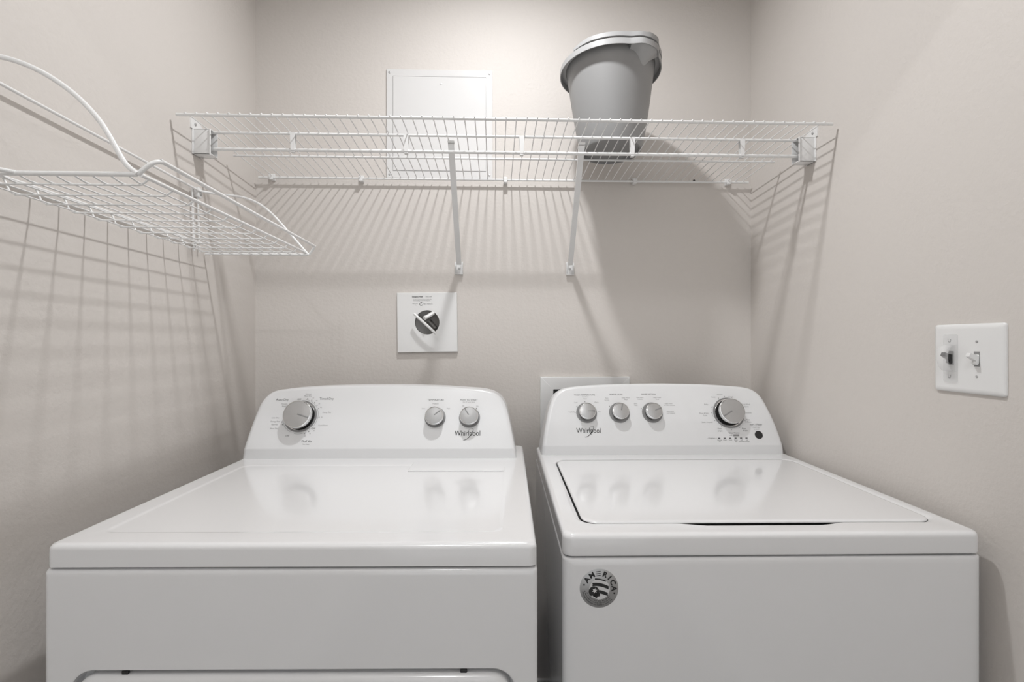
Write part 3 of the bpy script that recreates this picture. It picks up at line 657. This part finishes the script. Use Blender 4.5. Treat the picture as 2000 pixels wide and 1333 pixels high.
dial_text(bm, mp, -0.2096, 0.1207, [('WASH TEMPERATURE', -0.0030, 0.0520, 0.0062, 0, 'CENTER'), ('Cold Rinse', -0.0010, 0.0465, 0.0040, 1, 'CENTER'), ('Cool', -0.0020, 0.0410, 0.0046, 1, 'CENTER'), ('Cold', -0.0245, 0.0300, 0.0046, 1, 'RIGHT'), ('Warm', 0.0240, 0.0305, 0.0046, 1, 'LEFT'), ('Tap Cold', -0.0340, 0.0025, 0.0046, 1, 'RIGHT'), ('Hot', 0.0330, 0.0030, 0.0046, 1, 'LEFT')])
obj('printed_lettering', bm, [INK, INKL], cs, smooth=False); bm = NB(); dots((145,), -0.1157)
dial_text(bm, mp, -0.1157, 0.1207, [('WATER LEVEL', -0.0050, 0.0535, 0.0062, 0, 'CENTER'), ('Auto', -0.0330, 0.0430, 0.0046, 1, 'CENTER'), ('Sensing', -0.0330, 0.0370, 0.0046, 1, 'CENTER'), ('Deep Water', 0.0220, 0.0435, 0.0046, 1, 'CENTER'), ('Wash', 0.0220, 0.0380, 0.0046, 1, 'CENTER')])
obj('printed_lettering', bm, [INK, INKL], cs, smooth=False); bm = NB()
dial_text(bm, mp, -0.0215, 0.1207, [('RINSE OPTION', -0.0050, 0.0540, 0.0062, 0, 'CENTER'), ('Extra', -0.0450, 0.0265, 0.0044, 1, 'CENTER'), ('Rinse', -0.0450, 0.0215, 0.0044, 1, 'CENTER'), ('With Fabric', -0.0310, 0.0440, 0.0044, 1, 'CENTER'), ('Softener', -0.0310, 0.0390, 0.0044, 1, 'CENTER'),
    ('Deep Water', 0.0190, 0.0440, 0.0044, 1, 'CENTER'), ('Rinse', 0.0190, 0.0390, 0.0044, 1, 'CENTER'), ('Deep Water', 0.0500, 0.0265, 0.0044, 1, 'CENTER'), ('w/ Fabric Softener', 0.0520, 0.0215, 0.0044, 1, 'CENTER'), ('Extra Rinse', 0.0520, 0.0030, 0.0044, 1, 'CENTER'), ('with Softener', 0.0530, -0.0020, 0.0044, 1, 'CENTER')])
dots((158,), -0.0215)
obj('printed_lettering', bm, [INK, INKL], cs, smooth=False); bm = NB()
bxx, byy = 0.1976, 0.1194
dial_text(bm, mp, bxx, byy, [('Normal', -0.0170, 0.0540, 0.0052, 1, 'CENTER'), ('Heavy', -0.0370, 0.0465, 0.0052, 1, 'CENTER'), ('Casual', 0.0140, 0.0470, 0.0052, 1, 'CENTER'), ('Bulky', -0.0610, 0.0250, 0.0052, 1, 'CENTER'), ('Rinse & Spin', -0.0710, -0.0010, 0.0052, 1, 'CENTER'), ('Cycle', -0.0690, -0.0075, 0.0052, 1, 'CENTER'),
    ('Soak / Presoak', -0.0660, -0.0270, 0.0052, 1, 'CENTER'), ('Cold Wash', 0.0550, 0.0250, 0.0052, 1, 'CENTER'), ('Quick', 0.0550, 0.0180, 0.0052, 1, 'CENTER'), ('Delicates', 0.0560, 0.0000, 0.0052, 1, 'CENTER'), ('Rinse', 0.0520, -0.0200, 0.0052, 1, 'CENTER'), ('& Drain', 0.0520, -0.0265, 0.0052, 1, 'CENTER'),
    ('Drain', -0.0330, -0.0455, 0.0052, 0, 'CENTER'), ('& Spin', -0.0330, -0.0520, 0.0052, 0, 'CENTER'), ('Rinse', 0.0360, -0.0455, 0.0052, 0, 'CENTER'), ('& Spin', 0.0390, -0.0515, 0.0052, 0, 'CENTER'), ('Clean Washer', 0.0060, -0.0580, 0.0052, 0, 'CENTER'), ('with', -0.0050, -0.0645, 0.0042, 1, 'CENTER'),
    ('Progress', -0.0600, -0.0720, 0.0052, 1, 'CENTER')])
add_poly(bm, mp, [(bxx+0.0020, byy-0.0670), (bxx+0.0180, byy-0.0670), (bxx+0.0190, byy-0.0620), (bxx+0.0030, byy-0.0620)], 1)
add_line(bm, mp, (0.1250, 0.0473), (0.1535, 0.0473), 0.0004, 1)
for i, (a_, b_) in enumerate((('Sensing', 'Fill'), ('Wash', ''), ('Rinse', ''), ('Drain', 'Spin'), ('Lid', 'Unlocked'), ('Lid', 'Locked'))):
    x_ = 0.1588+i*(0.2360-0.1588)/5; add_text(bm, mp, a_, x_, 0.0418, 0.0042, mi=0)
    if b_: add_text(bm, mp, b_, x_, 0.0375, 0.0042, mi=0)
add_text(bm, mp, 'Start / Pause', 0.2690, 0.0855, 0.0070, mi=0, shear=0.2); add_line(bm, mp, (0.2540, 0.0815), (0.2850, 0.0815), 0.0007, 0)
add_text(bm, mp, 'Hold 3 sec', 0.2690, 0.0770, 0.0046, mi=1); add_text(bm, mp, 'to cancel', 0.2690, 0.0720, 0.0040, mi=1)
for a_ in (117, 95, 70, 160, 180, 207, 236, 270, 300, 333):
    add_disc(bm, mp, bxx+0.0485*math.cos(ang(a_)), byy+0.0485*math.sin(ang(a_)), 0.0011)
add_arc(bm, mp, bxx, byy, 0.0470, ang(155), ang(195), 0.0005)
obj('printed_lettering', bm, [INK, INKL], cs, smooth=False)
bm = NB(); brand_logo(bm, mp, -0.2070, 0.0690, 0.0680); obj('brand_lettering', bm, INKB, cs, smooth=False)
# round sticker on the cabinet front
bm = NB(); RS = 0.0316; scx, scz = -0.2895, 0.8172
lathe(bm, [(RS, 0), (RS, 0.0003), (RS-0.0004, 0.0005), (0, 0.0005)], 64, M=Matrix.Translation((scx, 0.0, scz)) @ Matrix.Rotation(PI/2, 4, 'X'))
stk = obj('round_sticker', bm, STICK, ws); stk['label'] = 'round silver sticker reading AMERICA'
MK = lambda x, z, y=-0.0008: Vector((scx+x, y, scz+z))
MK2 = lambda x, z, y=-0.0011: Vector((scx+x, y, scz+z))
MK3 = lambda x, z, y=-0.0014: Vector((scx+x, y, scz+z))
bm = NB()
for ch, a_ in zip('AMERICA', (142, 116, 90, 64, 42, 20, -4)):
    a_ += 3; r_ = 0.0240
    if ch == 'E':                                            # the E is drawn as three waving stripes
        for k_ in (-1, 0, 1): add_line(bm, MK, (-0.0050, r_+k_*0.0032-0.0004), (0.0024, r_+k_*0.0032+0.0006), 0.0012)
        continue
    add_text(bm, MK, ch, r_*math.cos(ang(a_)), r_*math.sin(ang(a_)), 0.0118, rot=ang(a_-90), bold=0.00045)
def arc_text(s, r_, a0, a1, size):
    for i, ch in enumerate(s):
        if ch == ' ': continue
        a_ = a0+(a1-a0)*i/(len(s)-1); add_text(bm, MK, ch, r_*math.cos(ang(a_)), r_*math.sin(ang(a_)), size, rot=ang(a_+90))
arc_text('DESIGNED ENGINEERED AND ASSEMBLED IN THE USA', 0.0272, 193, 318, 0.0027)
arc_text('BY PROUD WORKERS SINCE WE MAKE WHAT WE SELL', 0.0240, 190, 320, 0.0026)
arc_text('WITH PARTS FROM HERE AND ABROAD', 0.0209, 200, 322, 0.0025)
add_disc(bm, MK, -0.0246, 0.0060, 0.0014); add_disc(bm, MK, 0.0246, -0.0080, 0.0014)
obj('sticker_lettering', bm, INKB, stk, smooth=False)
bm = NB(); add_disc(bm, MK, 0.0005, -0.0010, 0.0168, 0, 40)
def band(y0, y1, x0, x1, mi, bow=0.0035, mpp=MK2):
    n_ = 14
    for i in range(n_):
        a_, b_ = x0+(x1-x0)*i/n_, x0+(x1-x0)*(i+1)/n_
        def yy(x, y): return y + bow*math.cos((x-0.001)/0.017*1.5) - 0.18*(x)
        add_poly(bm, mpp, [(a_, yy(a_, y0)), (b_, yy(b_, y0)), (b_, yy(b_, y1)), (a_, yy(a_, y1))], mi)
band(0.0105, 0.0125, -0.0070, 0.0110, 1); band(0.0000, 0.0055, -0.0110, 0.0155, 1); band(-0.0115, -0.0060, 0.0000, 0.0140, 1)
add_disc(bm, MK2, -0.0085, -0.0050, 0.0085, 1, 20); add_disc(bm, MK2, -0.0035, -0.0105, 0.0050, 1, 16)
def star(cx, cy, r_):
    add_poly(bm, MK3, [(cx+(r_ if k % 2 == 0 else r_*0.45)*math.sin(PI*k/6+0.2), cy+(r_ if k % 2 == 0 else r_*0.45)*math.cos(PI*k/6+0.2)) for k in range(12)], 0)
star(-0.0075, -0.0035, 0.0046); star(-0.0010, -0.0155, 0.0040); star(-0.0130, 0.0060, 0.0030); star(-0.0115, -0.0130, 0.0024)
obj('sticker_emblem', bm, [STICKL, INKB], stk, smooth=False)
